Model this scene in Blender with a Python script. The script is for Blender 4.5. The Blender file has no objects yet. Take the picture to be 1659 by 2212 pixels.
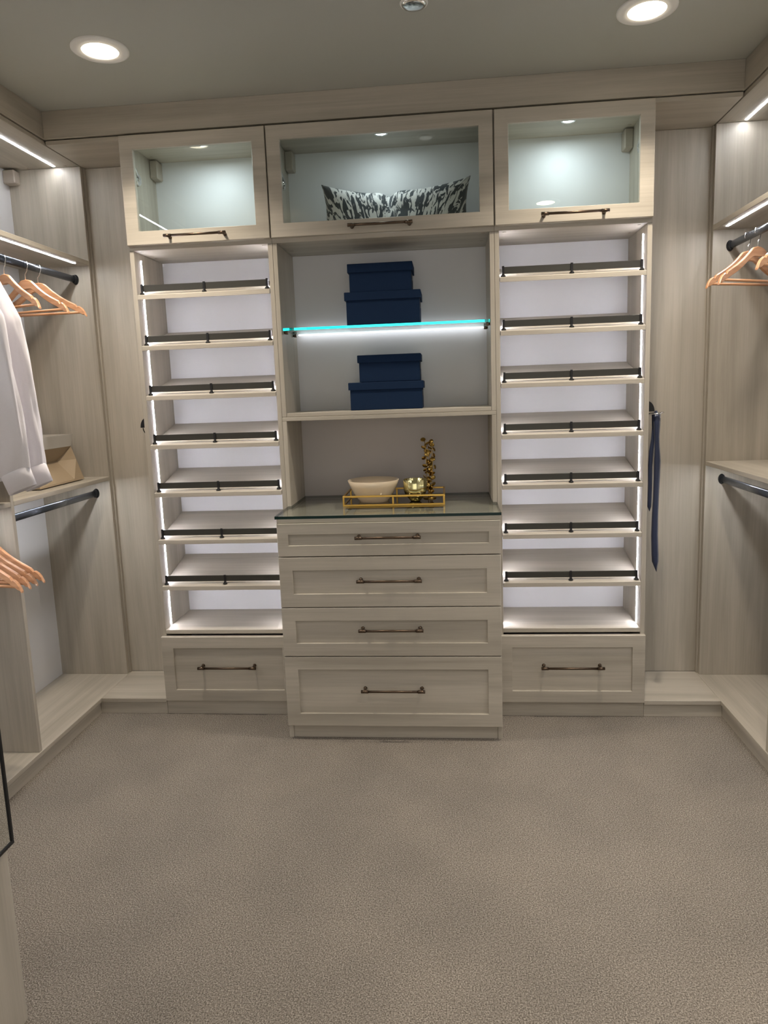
import bpy, bmesh, math, random
from mathutils import Vector, Matrix, noise
random.seed(7)
SC = bpy.context.scene
COL = SC.collection
PI = math.pi

# ------------------------------------------------------------------ camera
W, H = 1659, 2212
cam_d = bpy.data.cameras.new('camera')
cam = bpy.data.objects.new('camera', cam_d)
COL.objects.link(cam)
F_PX, PPX, PPY = 1502.44, 837.04, 1066.03
cam_d.sensor_fit = 'AUTO'
cam_d.sensor_width = 36.0
cam_d.lens = F_PX * 36.0 / H
cam_d.shift_x = -(PPX - W / 2) / H
cam_d.shift_y = -(H / 2 - PPY) / H
cam_d.clip_start = 0.02
R = [[0.99572066, -0.08970937, 0.02219431], [0.0854276, 0.98510934, 0.14920356], [-0.03524878, -0.14666906, 0.98855739]]
cam.matrix_world = Matrix(((R[0][0], R[0][2], -R[0][1], 0.25679),
                           (R[1][0], R[1][2], -R[1][1], -2.96256),
                           (R[2][0], R[2][2], -R[2][1], 1.45389),
                           (0, 0, 0, 1)))
SC.camera = cam

# ------------------------------------------------------------------ world, exposure, lamp settings
wd = bpy.data.worlds.new('world'); SC.world = wd
wd.use_nodes = True
wd.node_tree.nodes['Background'].inputs[0].default_value = (1.0, 0.955, 0.89, 1)
wd.node_tree.nodes['Background'].inputs[1].default_value = 1.30  # soft ambient fill, reaching the room through the added front opening
SC.view_settings.view_transform = 'Standard'
SC.view_settings.look = 'None'
SC.view_settings.gamma = 1.0
SC.view_settings.use_curve_mapping = False
SC.view_settings.exposure = 0.0
DOWN_W = 11.0        # watts of the two ceiling downlights in view
REAR_FILL_W = 9.0        # and of the unseen pair added as fill for the drawers
DOWN_COL = (1.0, 0.885, 0.74)
LENS_EMIT = 14.0
PUCK_W = 1.5
PUCK_COL = (0.86, 0.95, 1.0)
LED_TOWER = 104.0
LED_RUN = 66.0
LED_GLASS = 4.2
LED_COL = (0.95, 0.955, 1.07)
LED_COOL = (0.90, 0.955, 1.0)

# ------------------------------------------------------------------ materials
def mat_new(name):
    m = bpy.data.materials.new(name); m.use_nodes = True
    nt = m.node_tree
    return m, nt, nt.nodes['Principled BSDF']

def plain(name, col, rough=0.5, metal=0.0, spec=0.5, coat=0.0, sheen=0.0):
    m, nt, b = mat_new(name)
    b.inputs['Base Color'].default_value = (*col, 1)
    b.inputs['Roughness'].default_value = rough
    b.inputs['Metallic'].default_value = metal
    b.inputs['Specular IOR Level'].default_value = spec
    b.inputs['Coat Weight'].default_value = coat
    b.inputs['Sheen Weight'].default_value = sheen
    return m

def node(nt, typ, **kw):
    n = nt.nodes.new(typ)
    for k, v in kw.items():
        setattr(n, k, v)
    return n

def ramp(nt, stops):
    r = node(nt, 'ShaderNodeValToRGB')
    e = r.color_ramp.elements
    while len(e) < len(stops):
        e.new(0.5)
    for el, (p, c) in zip(e, stops):
        el.position = p; el.color = (*c, 1)
    return r

def wood(name, axis, dark=(0.330, 0.296, 0.240), light=(0.520, 0.474, 0.400)):
    """pale greige laminate, grain running along axis"""
    m, nt, b = mat_new(name)
    tc = node(nt, 'ShaderNodeTexCoord')
    oi = node(nt, 'ShaderNodeObjectInfo')
    vm = node(nt, 'ShaderNodeVectorMath', operation='SCALE')
    cx = node(nt, 'ShaderNodeCombineXYZ')
    for i in range(3):
        nt.links.new(oi.outputs['Random'], cx.inputs[i])
    nt.links.new(cx.outputs[0], vm.inputs[0]); vm.inputs['Scale'].default_value = 7.3
    add = node(nt, 'ShaderNodeVectorMath', operation='ADD')
    nt.links.new(tc.outputs['Object'], add.inputs[0]); nt.links.new(vm.outputs[0], add.inputs[1])
    def layer(along, across, detail, rough):
        mp = node(nt, 'ShaderNodeMapping')
        s = [across] * 3; s['xyz'.index(axis)] = along
        mp.inputs['Scale'].default_value = s
        nt.links.new(add.outputs[0], mp.inputs['Vector'])
        nz = node(nt, 'ShaderNodeTexNoise')
        nz.inputs['Scale'].default_value = 1.0
        nz.inputs['Detail'].default_value = detail
        nz.inputs['Roughness'].default_value = rough
        nz.inputs['Distortion'].default_value = 0.35
        nt.links.new(mp.outputs[0], nz.inputs['Vector'])
        return nz
    a = layer(0.7, 12, 5, 0.6)
    c = layer(2.5, 120, 4, 0.7)
    mid = tuple((x + y) / 2 for x, y in zip(dark, light))
    r1 = ramp(nt, [(0.30, dark), (0.46, mid), (0.62, light)])
    nt.links.new(a.outputs[0], r1.inputs[0])
    r2 = ramp(nt, [(0.30, (0.86, 0.855, 0.85)), (0.60, (1.0, 1.0, 1.0))])
    nt.links.new(c.outputs[0], r2.inputs[0])
    mx = node(nt, 'ShaderNodeMix', data_type='RGBA', blend_type='MULTIPLY')
    mx.inputs['Factor'].default_value = 1.0
    nt.links.new(r1.outputs[0], mx.inputs['A']); nt.links.new(r2.outputs[0], mx.inputs['B'])
    flat = node(nt, 'ShaderNodeMix', data_type='RGBA')
    flat.inputs['Factor'].default_value = 0.30
    nt.links.new(mx.outputs['Result'], flat.inputs['A'])
    flat.inputs['B'].default_value = (*mid, 1)
    nt.links.new(flat.outputs['Result'], b.inputs['Base Color'])
    b.inputs['Roughness'].default_value = 0.46
    bp = node(nt, 'ShaderNodeBump'); bp.inputs['Strength'].default_value = 0.06
    bp.inputs['Distance'].default_value = 0.002
    nt.links.new(c.outputs[0], bp.inputs['Height']); nt.links.new(bp.outputs[0], b.inputs['Normal'])
    return m

def emit(name, col, strength):
    m = bpy.data.materials.new(name); m.use_nodes = True
    nt = m.node_tree; nt.nodes.clear()
    e = node(nt, 'ShaderNodeEmission'); o = node(nt, 'ShaderNodeOutputMaterial')
    e.inputs[0].default_value = (*col, 1); e.inputs[1].default_value = strength
    nt.links.new(e.outputs[0], o.inputs[0])
    return m

def thin_glass(name, tint=(0.915, 0.955, 0.94)):
    """flat pane: clear with a fresnel reflection"""
    m = bpy.data.materials.new(name); m.use_nodes = True
    nt = m.node_tree; nt.nodes.clear()
    o = node(nt, 'ShaderNodeOutputMaterial')
    t = node(nt, 'ShaderNodeBsdfTransparent'); t.inputs[0].default_value = (*tint, 1)
    g = node(nt, 'ShaderNodeBsdfGlossy'); g.inputs['Roughness'].default_value = 0.0
    lw = node(nt, 'ShaderNodeLayerWeight'); lw.inputs['Blend'].default_value = 0.5
    pw = node(nt, 'ShaderNodeMath', operation='POWER'); pw.inputs[1].default_value = 5.0
    fr = node(nt, 'ShaderNodeMath', operation='MULTIPLY_ADD'); fr.inputs[1].default_value = 0.95; fr.inputs[2].default_value = 0.045
    nt.links.new(lw.outputs['Facing'], pw.inputs[0]); nt.links.new(pw.outputs[0], fr.inputs[0])
    mx = node(nt, 'ShaderNodeMixShader')
    nt.links.new(fr.outputs[0], mx.inputs[0]); nt.links.new(t.outputs[0], mx.inputs[1]); nt.links.new(g.outputs[0], mx.inputs[2])
    nt.links.new(mx.outputs[0], o.inputs[0])
    return m

def solid_glass(name, vcol, dens):
    m = bpy.data.materials.new(name); m.use_nodes = True
    nt = m.node_tree; nt.nodes.clear()
    o = node(nt, 'ShaderNodeOutputMaterial')
    g = node(nt, 'ShaderNodeBsdfGlass'); g.inputs['Roughness'].default_value = 0.0; g.inputs['IOR'].default_value = 1.5
    v = node(nt, 'ShaderNodeVolumeAbsorption'); v.inputs[0].default_value = (*vcol, 1); v.inputs[1].default_value = dens
    nt.links.new(g.outputs[0], o.inputs['Surface']); nt.links.new(v.outputs[0], o.inputs['Volume'])
    return m

def carpet_mat():
    m, nt, b = mat_new('carpet')
    tc = node(nt, 'ShaderNodeTexCoord')
    def nz(scale, detail, rough=0.5, vec=None):
        n = node(nt, 'ShaderNodeTexNoise'); n.inputs['Scale'].default_value = scale
        n.inputs['Detail'].default_value = detail; n.inputs['Roughness'].default_value = rough
        nt.links.new(vec or tc.outputs['Object'], n.inputs['Vector']); return n
    fine = nz(265, 3, 0.65)
    vor = node(nt, 'ShaderNodeTexVoronoi'); vor.inputs['Scale'].default_value = 240
    nt.links.new(tc.outputs['Object'], vor.inputs['Vector'])
    big = nz(2.6, 3)
    r = ramp(nt, [(0.34, (0.112, 0.097, 0.080)), (0.50, (0.262, 0.232, 0.197)), (0.66, (0.470, 0.425, 0.368))])
    nt.links.new(fine.outputs[0], r.inputs[0])
    r2 = ramp(nt, [(0.35, (0.90, 0.90, 0.90)), (0.65, (1.06, 1.05, 1.04))])
    nt.links.new(big.outputs[0], r2.inputs[0])
    mx = node(nt, 'ShaderNodeMix', data_type='RGBA', blend_type='MULTIPLY'); mx.inputs['Factor'].default_value = 1.0
    nt.links.new(r.outputs[0], mx.inputs['A']); nt.links.new(r2.outputs[0], mx.inputs['B'])
    nt.links.new(mx.outputs['Result'], b.inputs['Base Color'])
    b.inputs['Roughness'].default_value = 1.0
    b.inputs['Specular IOR Level'].default_value = 0.05
    bp = node(nt, 'ShaderNodeBump'); bp.inputs['Strength'].default_value = 0.8; bp.inputs['Distance'].default_value = 0.006
    ad = node(nt, 'ShaderNodeMath', operation='ADD')
    nt.links.new(fine.outputs[0], ad.inputs[0]); nt.links.new(vor.outputs['Distance'], ad.inputs[1])
    nt.links.new(ad.outputs[0], bp.inputs['Height']); nt.links.new(bp.outputs[0], b.inputs['Normal'])
    return m

def tiger_mat():
    m, nt, b = mat_new('tiger_velvet')
    tc = node(nt, 'ShaderNodeTexCoord')
    sep = node(nt, 'ShaderNodeSeparateXYZ'); nt.links.new(tc.outputs['Object'], sep.inputs[0])
    fan = node(nt, 'ShaderNodeMath', operation='MULTIPLY_ADD'); fan.inputs[1].default_value = -1.5; fan.inputs[2].default_value = 1.1
    nt.links.new(sep.outputs[2], fan.inputs[0])                      # stripes fan out towards the top
    sh = node(nt, 'ShaderNodeMath', operation='MULTIPLY'); nt.links.new(sep.outputs[0], sh.inputs[0]); nt.links.new(fan.outputs[0], sh.inputs[1])
    cb = node(nt, 'ShaderNodeCombineXYZ')
    for a_, b_ in ((sh.outputs[0], 0), (sep.outputs[1], 1), (sep.outputs[2], 2)): nt.links.new(a_, cb.inputs[b_])
    mp = node(nt, 'ShaderNodeMapping'); mp.inputs['Scale'].default_value = (62, 5, 17.0)
    nt.links.new(cb.outputs[0], mp.inputs['Vector'])
    n = node(nt, 'ShaderNodeTexNoise'); n.inputs['Scale'].default_value = 1.0
    n.inputs['Detail'].default_value = 2.0; n.inputs['Roughness'].default_value = 0.55; n.inputs['Distortion'].default_value = 1.3
    nt.links.new(mp.outputs[0], n.inputs['Vector'])
    r = ramp(nt, [(0.500, (0.014, 0.024, 0.034)), (0.525, (0.72, 0.70, 0.68))])
    nt.links.new(n.outputs[0], r.inputs[0])
    nt.links.new(r.outputs[0], b.inputs['Base Color'])
    b.inputs['Roughness'].default_value = 0.6
    b.inputs['Sheen Weight'].default_value = 0.2
    return m

def cloth_mat(name, col, scale=900, rough=0.9, lo=0.86):
    m, nt, b = mat_new(name)
    tc = node(nt, 'ShaderNodeTexCoord')
    n = node(nt, 'ShaderNodeTexNoise'); n.inputs['Scale'].default_value = scale; n.inputs['Detail'].default_value = 2
    nt.links.new(tc.outputs['Object'], n.inputs['Vector'])
    r = ramp(nt, [(0.3, tuple(c * lo for c in col)), (0.7, tuple(min(1, c * 1.06) for c in col))])
    nt.links.new(n.outputs[0], r.inputs[0]); nt.links.new(r.outputs[0], b.inputs['Base Color'])
    b.inputs['Roughness'].default_value = rough
    b.inputs['Specular IOR Level'].default_value = 0.2
    bp = node(nt, 'ShaderNodeBump'); bp.inputs['Strength'].default_value = 0.15; bp.inputs['Distance'].default_value = 0.001
    nt.links.new(n.outputs[0], bp.inputs['Height']); nt.links.new(bp.outputs[0], b.inputs['Normal'])
    return m

def hanger_wood():
    m, nt, b = mat_new('hanger_beech')
    tc = node(nt, 'ShaderNodeTexCoord'); mp = node(nt, 'ShaderNodeMapping')
    mp.inputs['Scale'].default_value = (6, 60, 60)
    nt.links.new(tc.outputs['Object'], mp.inputs['Vector'])
    n = node(nt, 'ShaderNodeTexNoise'); n.inputs['Scale'].default_value = 1; n.inputs['Detail'].default_value = 4
    nt.links.new(mp.outputs[0], n.inputs['Vector'])
    r = ramp(nt, [(0.3, (0.46, 0.215, 0.095)), (0.7, (0.66, 0.355, 0.19))])
    nt.links.new(n.outputs[0], r.inputs[0]); nt.links.new(r.outputs[0], b.inputs['Base Color'])
    b.inputs['Roughness'].default_value = 0.35; b.inputs['Coat Weight'].default_value = 0.3
    return m

M = dict(
    wz=wood('laminate_vertical_grain', 'z'), wx=wood('laminate_cross_grain', 'x'), wy=wood('laminate_depth_grain', 'y'),
    white=plain('white_melamine', (0.74, 0.735, 0.745), 0.5),
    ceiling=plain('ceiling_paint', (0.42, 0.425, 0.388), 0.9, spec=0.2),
    wall=plain('wall_paint', (0.70, 0.68, 0.65), 0.85),
    carpet=carpet_mat(), tiger=tiger_mat(),
    bronze=plain('bronze_metal', (0.115, 0.082, 0.058), 0.34, 1.0),
    gunmetal=plain('gunmetal_bar', (0.060, 0.058, 0.050), 0.42, 0.6),
    black=plain('black_metal', (0.012, 0.012, 0.013), 0.4, 0.3),
    rod=plain('black_chrome_rod', (0.06, 0.065, 0.075), 0.25, 0.85),
    chrome=plain('chrome', (0.80, 0.80, 0.80), 0.12, 1.0),
    gold=plain('brushed_gold', (0.58, 0.36, 0.085), 0.32, 1.0),
    brass=plain('antique_brass', (0.46, 0.30, 0.085), 0.24, 1.0),
    mercury=plain('mercury_glass', (0.78, 0.72, 0.38), 0.12, 1.0),
    cream=plain('cream_ceramic', (0.70, 0.58, 0.42), 0.18, coat=0.5),
    navy=cloth_mat('navy_cloth', (0.007, 0.021, 0.056), 1200),
    tie=plain('navy_satin', (0.004, 0.012, 0.048), 0.45, sheen=0.3),
    shirt=cloth_mat('white_cotton', (0.84, 0.81, 0.84), 1500, 0.9, 0.96),
    bag=plain('tan_leatherette', (0.35, 0.265, 0.17), 0.6),
    bagband=plain('cream_band', (0.52, 0.49, 0.44), 0.6),
    hang=hanger_wood(),
    pane=thin_glass('door_glass'),
    shelfglass=solid_glass('shelf_glass', (0.05, 0.93, 0.90), 18.0),
    topglass=thin_glass('counter_glass', (0.965, 0.99, 0.98)),
    glassedge=plain('counter_glass_edge', (0.002, 0.020, 0.017), 0.25, spec=0.25),
    white_shaded=plain('white_melamine_shaded', (0.50, 0.465, 0.45), 0.5),  # white back panel with its shade put into the colour
    mirror=plain('mirror_silver', (0.82, 0.84, 0.82), 0.01, 1.0),
    plastic=plain('white_plastic', (0.78, 0.77, 0.74), 0.4),
    beige=plain('beige_plastic', (0.40, 0.35, 0.29), 0.5),
    lens=emit('lamp_lens', (1.0, 0.86, 0.66), LENS_EMIT),
    puck=emit('puck_lens', (0.86, 0.95, 1.0), 10.0),
    ledt=emit('led_tower', LED_COL, LED_TOWER),
    ledr=emit('led_run', (0.95, 0.97, 1.02), LED_RUN),
    ledg=emit('led_glass_shelf', LED_COOL, LED_GLASS),
    traybase=plain('tray_mirror', (0.25, 0.22, 0.17), 0.06, 1.0),
)

# ------------------------------------------------------------------ mesh helpers
class MB:
    def __init__(s): s.bm = bmesh.new()
    def box(s, x0, x1, y0, y1, z0, z1, bev=0.0012):
        vs = [s.bm.verts.new(p) for p in ((x0, y0, z0), (x1, y0, z0), (x1, y1, z0), (x0, y1, z0),
                                          (x0, y0, z1), (x1, y0, z1), (x1, y1, z1), (x0, y1, z1))]
        fs = [s.bm.faces.new([vs[i] for i in f]) for f in ((0, 3, 2, 1), (4, 5, 6, 7), (0, 1, 5, 4), (1, 2, 6, 5), (2, 3, 7, 6), (3, 0, 4, 7))]
        if bev > 0:
            es = list({e for f in fs for e in f.edges})
            bmesh.ops.bevel(s.bm, geom=es, offset=bev, segments=1, affect='EDGES', profile=0.5)
        return s
    def cyl(s, p0, p1, r0, r1=None, n=16, caps=True):
        r1 = r0 if r1 is None else r1
        p0, p1 = Vector(p0), Vector(p1)
        d = (p1 - p0).normalized()
        a = d.orthogonal().normalized(); b = d.cross(a)
        A = [s.bm.verts.new(p0 + r0 * (math.cos(2 * PI * i / n) * a + math.sin(2 * PI * i / n) * b)) for i in range(n)]
        B = [s.bm.verts.new(p1 + r1 * (math.cos(2 * PI * i / n) * a + math.sin(2 * PI * i / n) * b)) for i in range(n)]
        for i in range(n):
            j = (i + 1) % n
            f = s.bm.faces.new((A[i], A[j], B[j], B[i])); f.smooth = True
        if caps:
            s.bm.faces.new(A[::-1]); s.bm.faces.new(B)
        return s
    def tube(s, pts, r, n=8):
        """swept tube; r may be a list; parallel frames"""
        pts = [Vector(p) for p in pts]
        rr = r if isinstance(r, (list, tuple)) else [r] * len(pts)
        rings = []; a = None
        for i, p in enumerate(pts):
            d = (pts[min(i + 1, len(pts) - 1)] - pts[max(i - 1, 0)]).normalized()
            a = d.orthogonal().normalized() if a is None else (a - d * a.dot(d)).normalized()
            b = d.cross(a)
            rings.append([s.bm.verts.new(p + rr[i] * (math.cos(2 * PI * k / n) * a + math.sin(2 * PI * k / n) * b)) for k in range(n)])
        for A, B in zip(rings, rings[1:]):
            for i in range(n):
                j = (i + 1) % n
                f = s.bm.faces.new((A[i], A[j], B[j], B[i])); f.smooth = True
        s.bm.faces.new(rings[0][::-1]); s.bm.faces.new(rings[-1])
        return s
    def lathe(s, prof, c, n=32, close=True):
        cx, cy, cz = c; rings = []
        for r, z in prof:
            if r < 1e-6:
                rings.append([s.bm.verts.new((cx, cy, cz + z))])
            else:
                rings.append([s.bm.verts.new((cx + r * math.cos(2 * PI * i / n), cy + r * math.sin(2 * PI * i / n), cz + z)) for i in range(n)])
        for A, B in zip(rings, rings[1:]):
            for i in range(n):
                j = (i + 1) % n
                q = [A[i % len(A)], A[j % len(A)], B[j % len(B)], B[i % len(B)]]
                u = []
                for v in q:
                    if v not in u: u.append(v)
                if len(u) > 2:
                    f = s.bm.faces.new(u); f.smooth = True
        return s
    def prism(s, poly, axis, lo, hi):
        """poly: 2D outline in the other two axes (in order), extruded lo..hi on axis"""
        k = 'xyz'.index(axis)
        def mk(p, t):
            q = list(p); q.insert(k, t); return s.bm.verts.new(q)
        A = [mk(p, lo) for p in poly]; B = [mk(p, hi) for p in poly]
        n = len(poly)
        s.bm.faces.new(A); s.bm.faces.new(B[::-1])
        for i in range(n):
            j = (i + 1) % n
            s.bm.faces.new((A[i], B[i], B[j], A[j]))
        return s
    def grid(s, rows, smooth=True, closed_u=False):
        V = [[s.bm.verts.new(p) for p in r] for r in rows]
        nu = len(V[0])
        for a, b in zip(V, V[1:]):
            for i in range(nu if closed_u else nu - 1):
                j = (i + 1) % nu
                f = s.bm.faces.new((a[i], a[j], b[j], b[i])); f.smooth = smooth
        return V

def obj(name, mb, mat, parent=None, org=None, label=None, smooth_angle=None):
    """links the mesh; world-space verts become local to parent's origin (or org)"""
    bm = mb.bm
    base = Vector(parent['_o']) if parent is not None else Vector(org or (0, 0, 0))
    for v in bm.verts: v.co -= base
    bmesh.ops.recalc_face_normals(bm, faces=bm.faces[:])
    me = bpy.data.meshes.new(name); bm.to_mesh(me); bm.free()
    me.materials.append(M[mat] if isinstance(mat, str) else mat)
    o = bpy.data.objects.new(name, me); COL.objects.link(o)
    if parent is not None:
        o.parent = parent; o['_o'] = list(base)
    else:
        o.location = base; o['_o'] = list(base)
    if label: o['label'] = label
    return o

def thing(name, label, cat, loc, group=None):
    o = bpy.data.objects.new(name, None); COL.objects.link(o)
    o.location = loc; o['_o'] = list(loc); o.empty_display_size = 0.05
    o['label'] = label; o['category'] = cat
    if group: o['group'] = group
    return o

def tag(o, label, cat, group=None):
    o['label'] = label; o['category'] = cat
    if group: o['group'] = group
    return o

def struct(name, mb, mat, org=(0, 0, 0), label=None):
    o = obj(name, mb, mat, None, org, label); o['kind'] = 'structure'; return o

def copy_tree(o, parent=None):
    c = o.copy(); COL.objects.link(c)
    if parent is not None: c.parent = parent
    for ch in list(o.children): copy_tree(ch, c)
    return c

def B(*a, bev=0.0012): return MB().box(*a, bev=bev)

def lamp(name, kind, loc, energy, col, **kw):
    l = bpy.data.lights.new(name, kind); l.energy = energy; l.color = col
    for k, v in kw.items(): setattr(l, k, v)
    o = bpy.data.objects.new(name, l); COL.objects.link(o); o.location = loc
    return o

# ------------------------------------------------------------------ dimensions (metres)
X0, X3 = -1.074, 1.079          # outer sides of the shelf towers
CW = 0.457                      # half width of the centre bay
YD = -0.022                     # door fronts
YB = 0.308                      # face of the back panels
XL, XR = -1.394, 1.406          # fronts of the side runs
WL, WR = -1.747, 1.760          # side walls
YW = 0.330                      # back wall
YN = -4.10                      # wall behind the camera
ZC = 2.645                      # ceiling
ZK = 0.0764                     # top of the base platform
YE = 0.268                      # face of the side runs' end panels
T = 0.019

# ------------------------------------------------------------------ room shell
struct('floor', B(WL - 0.1, WR + 0.1, YN - 0.1, YW + 0.1, -0.10, 0.0, bev=0), 'carpet')
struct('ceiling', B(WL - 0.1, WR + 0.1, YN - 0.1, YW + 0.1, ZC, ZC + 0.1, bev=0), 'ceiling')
struct('wall_back', B(WL - 0.1, WR + 0.1, YW, YW + 0.1, 0, ZC, bev=0), 'white')
struct('wall_left', B(WL - 0.1, WL, YN, YW, 0, ZC, bev=0), 'white')
struct('wall_right', B(WR, WR + 0.1, YN, YW, 0, ZC, bev=0), 'white')
wf = MB()                                          # unseen wall, its wide opening added to let in soft ambient light
wf.box(WL - 0.1, -0.76, YN - 0.1, YN, 0, ZC, bev=0); wf.box(1.25, WR + 0.1, YN - 0.1, YN, 0, ZC, bev=0); wf.box(-0.76, 1.25, YN - 0.1, YN, 2.35, ZC, bev=0)
struct('wall_front', wf, 'wall')

# crown boards under the ceiling, and the soffit boards behind them
ZF = 2.532
NEAR = -1.60
struct('trim_1', MB().box(XL, XR, -0.014, 0.004, ZF + 0.0045, ZC), 'wx')
struct('trim_2', MB().box(XL - 0.018, XL, NEAR, 0.004, ZF + 0.0045, ZC), 'wy')
struct('trim_3', MB().box(XR, XR + 0.018, NEAR, 0.004, ZF + 0.0045, ZC), 'wy')
struct('trim_4', MB().box(XL + 0.001, X0 - 0.001, -0.006, YW, ZF - 0.017, ZF), 'wx')
struct('trim_5', MB().box(X3 + 0.001, XR - 0.001, -0.006, YW, ZF - 0.017, ZF), 'wx')
# filler panels closing the corners between towers and side runs
struct('trim_6', MB().box(XL - 0.004, X0 - 0.002, YB, YW, ZK, ZF - 0.018), 'wz')
struct('trim_7', MB().box(X3 + 0.002, XR + 0.004, YB, YW, ZK, ZF - 0.018), 'wz')

# ------------------------------------------------------------------ small hardware builders
def handle(x, yf, z, parent, L=0.262):
    """bar pull standing off a front face at y = yf"""
    m = MB(); yb = yf - 0.036
    m.cyl((x - L / 2, yb, z), (x + L / 2, yb, z), 0.0052, n=12)
    for s in (-1, 1):
        xp = x + s * (L / 2 - 0.014)
        m.cyl((x + s * (L / 2 - 0.030), yb, z), (x + s * L / 2, yb, z), 0.0068, n=12)
        m.cyl((xp, yf + 0.001, z), (xp, yf - 0.010, z), 0.0085, 0.0055, n=12)
        m.cyl((xp, yf - 0.010, z), (xp, yb, z), 0.0055, n=12)
    return obj('handle', m, 'bronze', parent)

def shaker(name, x0, x1, z0, z1, yf, parent, fw=0.058, mat='wx', pane=None):
    """framed front: mitred frame with an inset panel, 22 mm thick; front face at yf"""
    m = MB(); d = 0.021
    def ringv(y, o, ch=0):
        return [(x0 + o, y, z0 + o), (x1 - o, y, z0 + o), (x1 - o, y, z1 - o), (x0 + o, y, z1 - o)]
    # frame as four boards with slightly eased inner edges
    e = 0.0015
    rings = [ringv(yf + d, 0), ringv(yf + e, 0), ringv(yf, e), ringv(yf, fw - e), ringv(yf + e, fw), ringv(yf + d, fw)]
    V = [[m.bm.verts.new(p) for p in r] for r in rings]
    V.append(V[0])
    for a, b in zip(V, V[1:]):
        for i in range(4):
            j = (i + 1) % 4
            m.bm.faces.new((a[i], a[j], b[j], b[i]))
    o = obj(name, m, mat, parent)
    if pane:
        obj('glass_pane', B(x0 + fw - 0.006, x1 - fw + 0.006, yf + 0.011, yf + 0.015, z0 + fw - 0.006, z1 - fw + 0.006, bev=0), 'pane', o)
    else:
        obj('inset_panel', B(x0 + fw - 0.001, x1 - fw + 0.001, yf + 0.008, yf + 0.016, z0 + fw - 0.001, z1 - fw + 0.001, bev=0), 'wx', o)
    return o

# ------------------------------------------------------------------ shoe towers
SHELF_Z = [0.590 + 0.2138 * k for k in range(7)]      # underside of each slanted shelf at its front
def tower(x0, x1, label, first_side):
    t = thing('shoe_tower', label, 'shelving', ((x0 + x1) / 2, 0.15, 0))
    zt = 2.0735
    a, b = x0 + T, x1 - T
    obj('side_panel', B(x0, a, 0, YB, ZK, zt), 'wz', t)
    obj('side_panel', B(b, x1, 0, YB, ZK, zt), 'wz', t)
    obj('back_panel', B(a, b, YB - 0.008, YB, ZK, zt, bev=0), 'white', t)
    obj('base_shelf', B(a, b, 0.0, YB - 0.008, 0.384, 0.403), 'wx', t)
    obj('toe_kick', B(x0, x1, -0.008, 0.010, 0, ZK - 0.002), 'wx', t)
    g = 0.0015
    for z in SHELF_Z:
        m = MB(); rise = 0.080; yb = YB - 0.010; yf = -0.004
        m.prism([(yf, z), (yf, z + T), (yb, z + T + rise), (yb, z + rise)], 'x', a + g, b - g)
        bmesh.ops.bevel(m.bm, geom=m.bm.edges[:], offset=0.001, segments=1, affect='EDGES')
        sh = obj('slanted_shelf', m, 'wx', t)
        # fence: a flat bar carried by three posts with round feet
        sl = rise / (yb - yf); yy = 0.020
        zz = z + T + sl * (yy - yf)
        obj('fence_rail', B(a + 0.012, b - 0.012, yy - 0.0025, yy + 0.0025, zz + 0.0105, zz + 0.0375, bev=0.0008), 'gunmetal', sh)
        for xp in (a + 0.016, (a + b) / 2, b - 0.016):
            p = MB()
            p.box(xp - 0.005, xp + 0.005, yy - 0.0075, yy - 0.0025, zz + 0.008, zz + 0.0405, bev=0.0008)
            p.cyl((xp, yy - 0.005, zz - 0.001), (xp, yy - 0.005, zz + 0.004), 0.0105, 0.0088, n=14)
            p.cyl((xp, yy - 0.005, zz + 0.004), (xp, yy - 0.005, zz + 0.010), 0.0065, 0.0050, n=14)
            obj('fence_post', p, 'black', sh)
    for xs, s in ((a, 1), (b, -1)):
        m = MB()
        m.box(min(xs - s * 0.003, xs + s * 0.0012), max(xs - s * 0.003, xs + s * 0.0012), 0.062, 0.0685, 0.404, 2.045, bev=0)
        obj('led_strip', m, 'ledt', t)
    dz0, dz1 = 0.0695, 0.376
    fx0, fx1 = x0 + 0.001, x1 - 0.001
    d = shaker('drawer', fx0, fx1, dz0, dz1, YD, t, fw=0.054)
    handle((x0 + x1) / 2, YD + 0.008, 0.238, d, 0.268)
    # cam covers under the top and at the panel tops
    return t

tower(X0, -CW - 0.0005, 'tall lit shoe tower of slanted shelves left of the drawer chest', 1)
tower(CW + 0.0005, X3, 'tall lit shoe tower of slanted shelves right of the drawer chest', -1)

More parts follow.
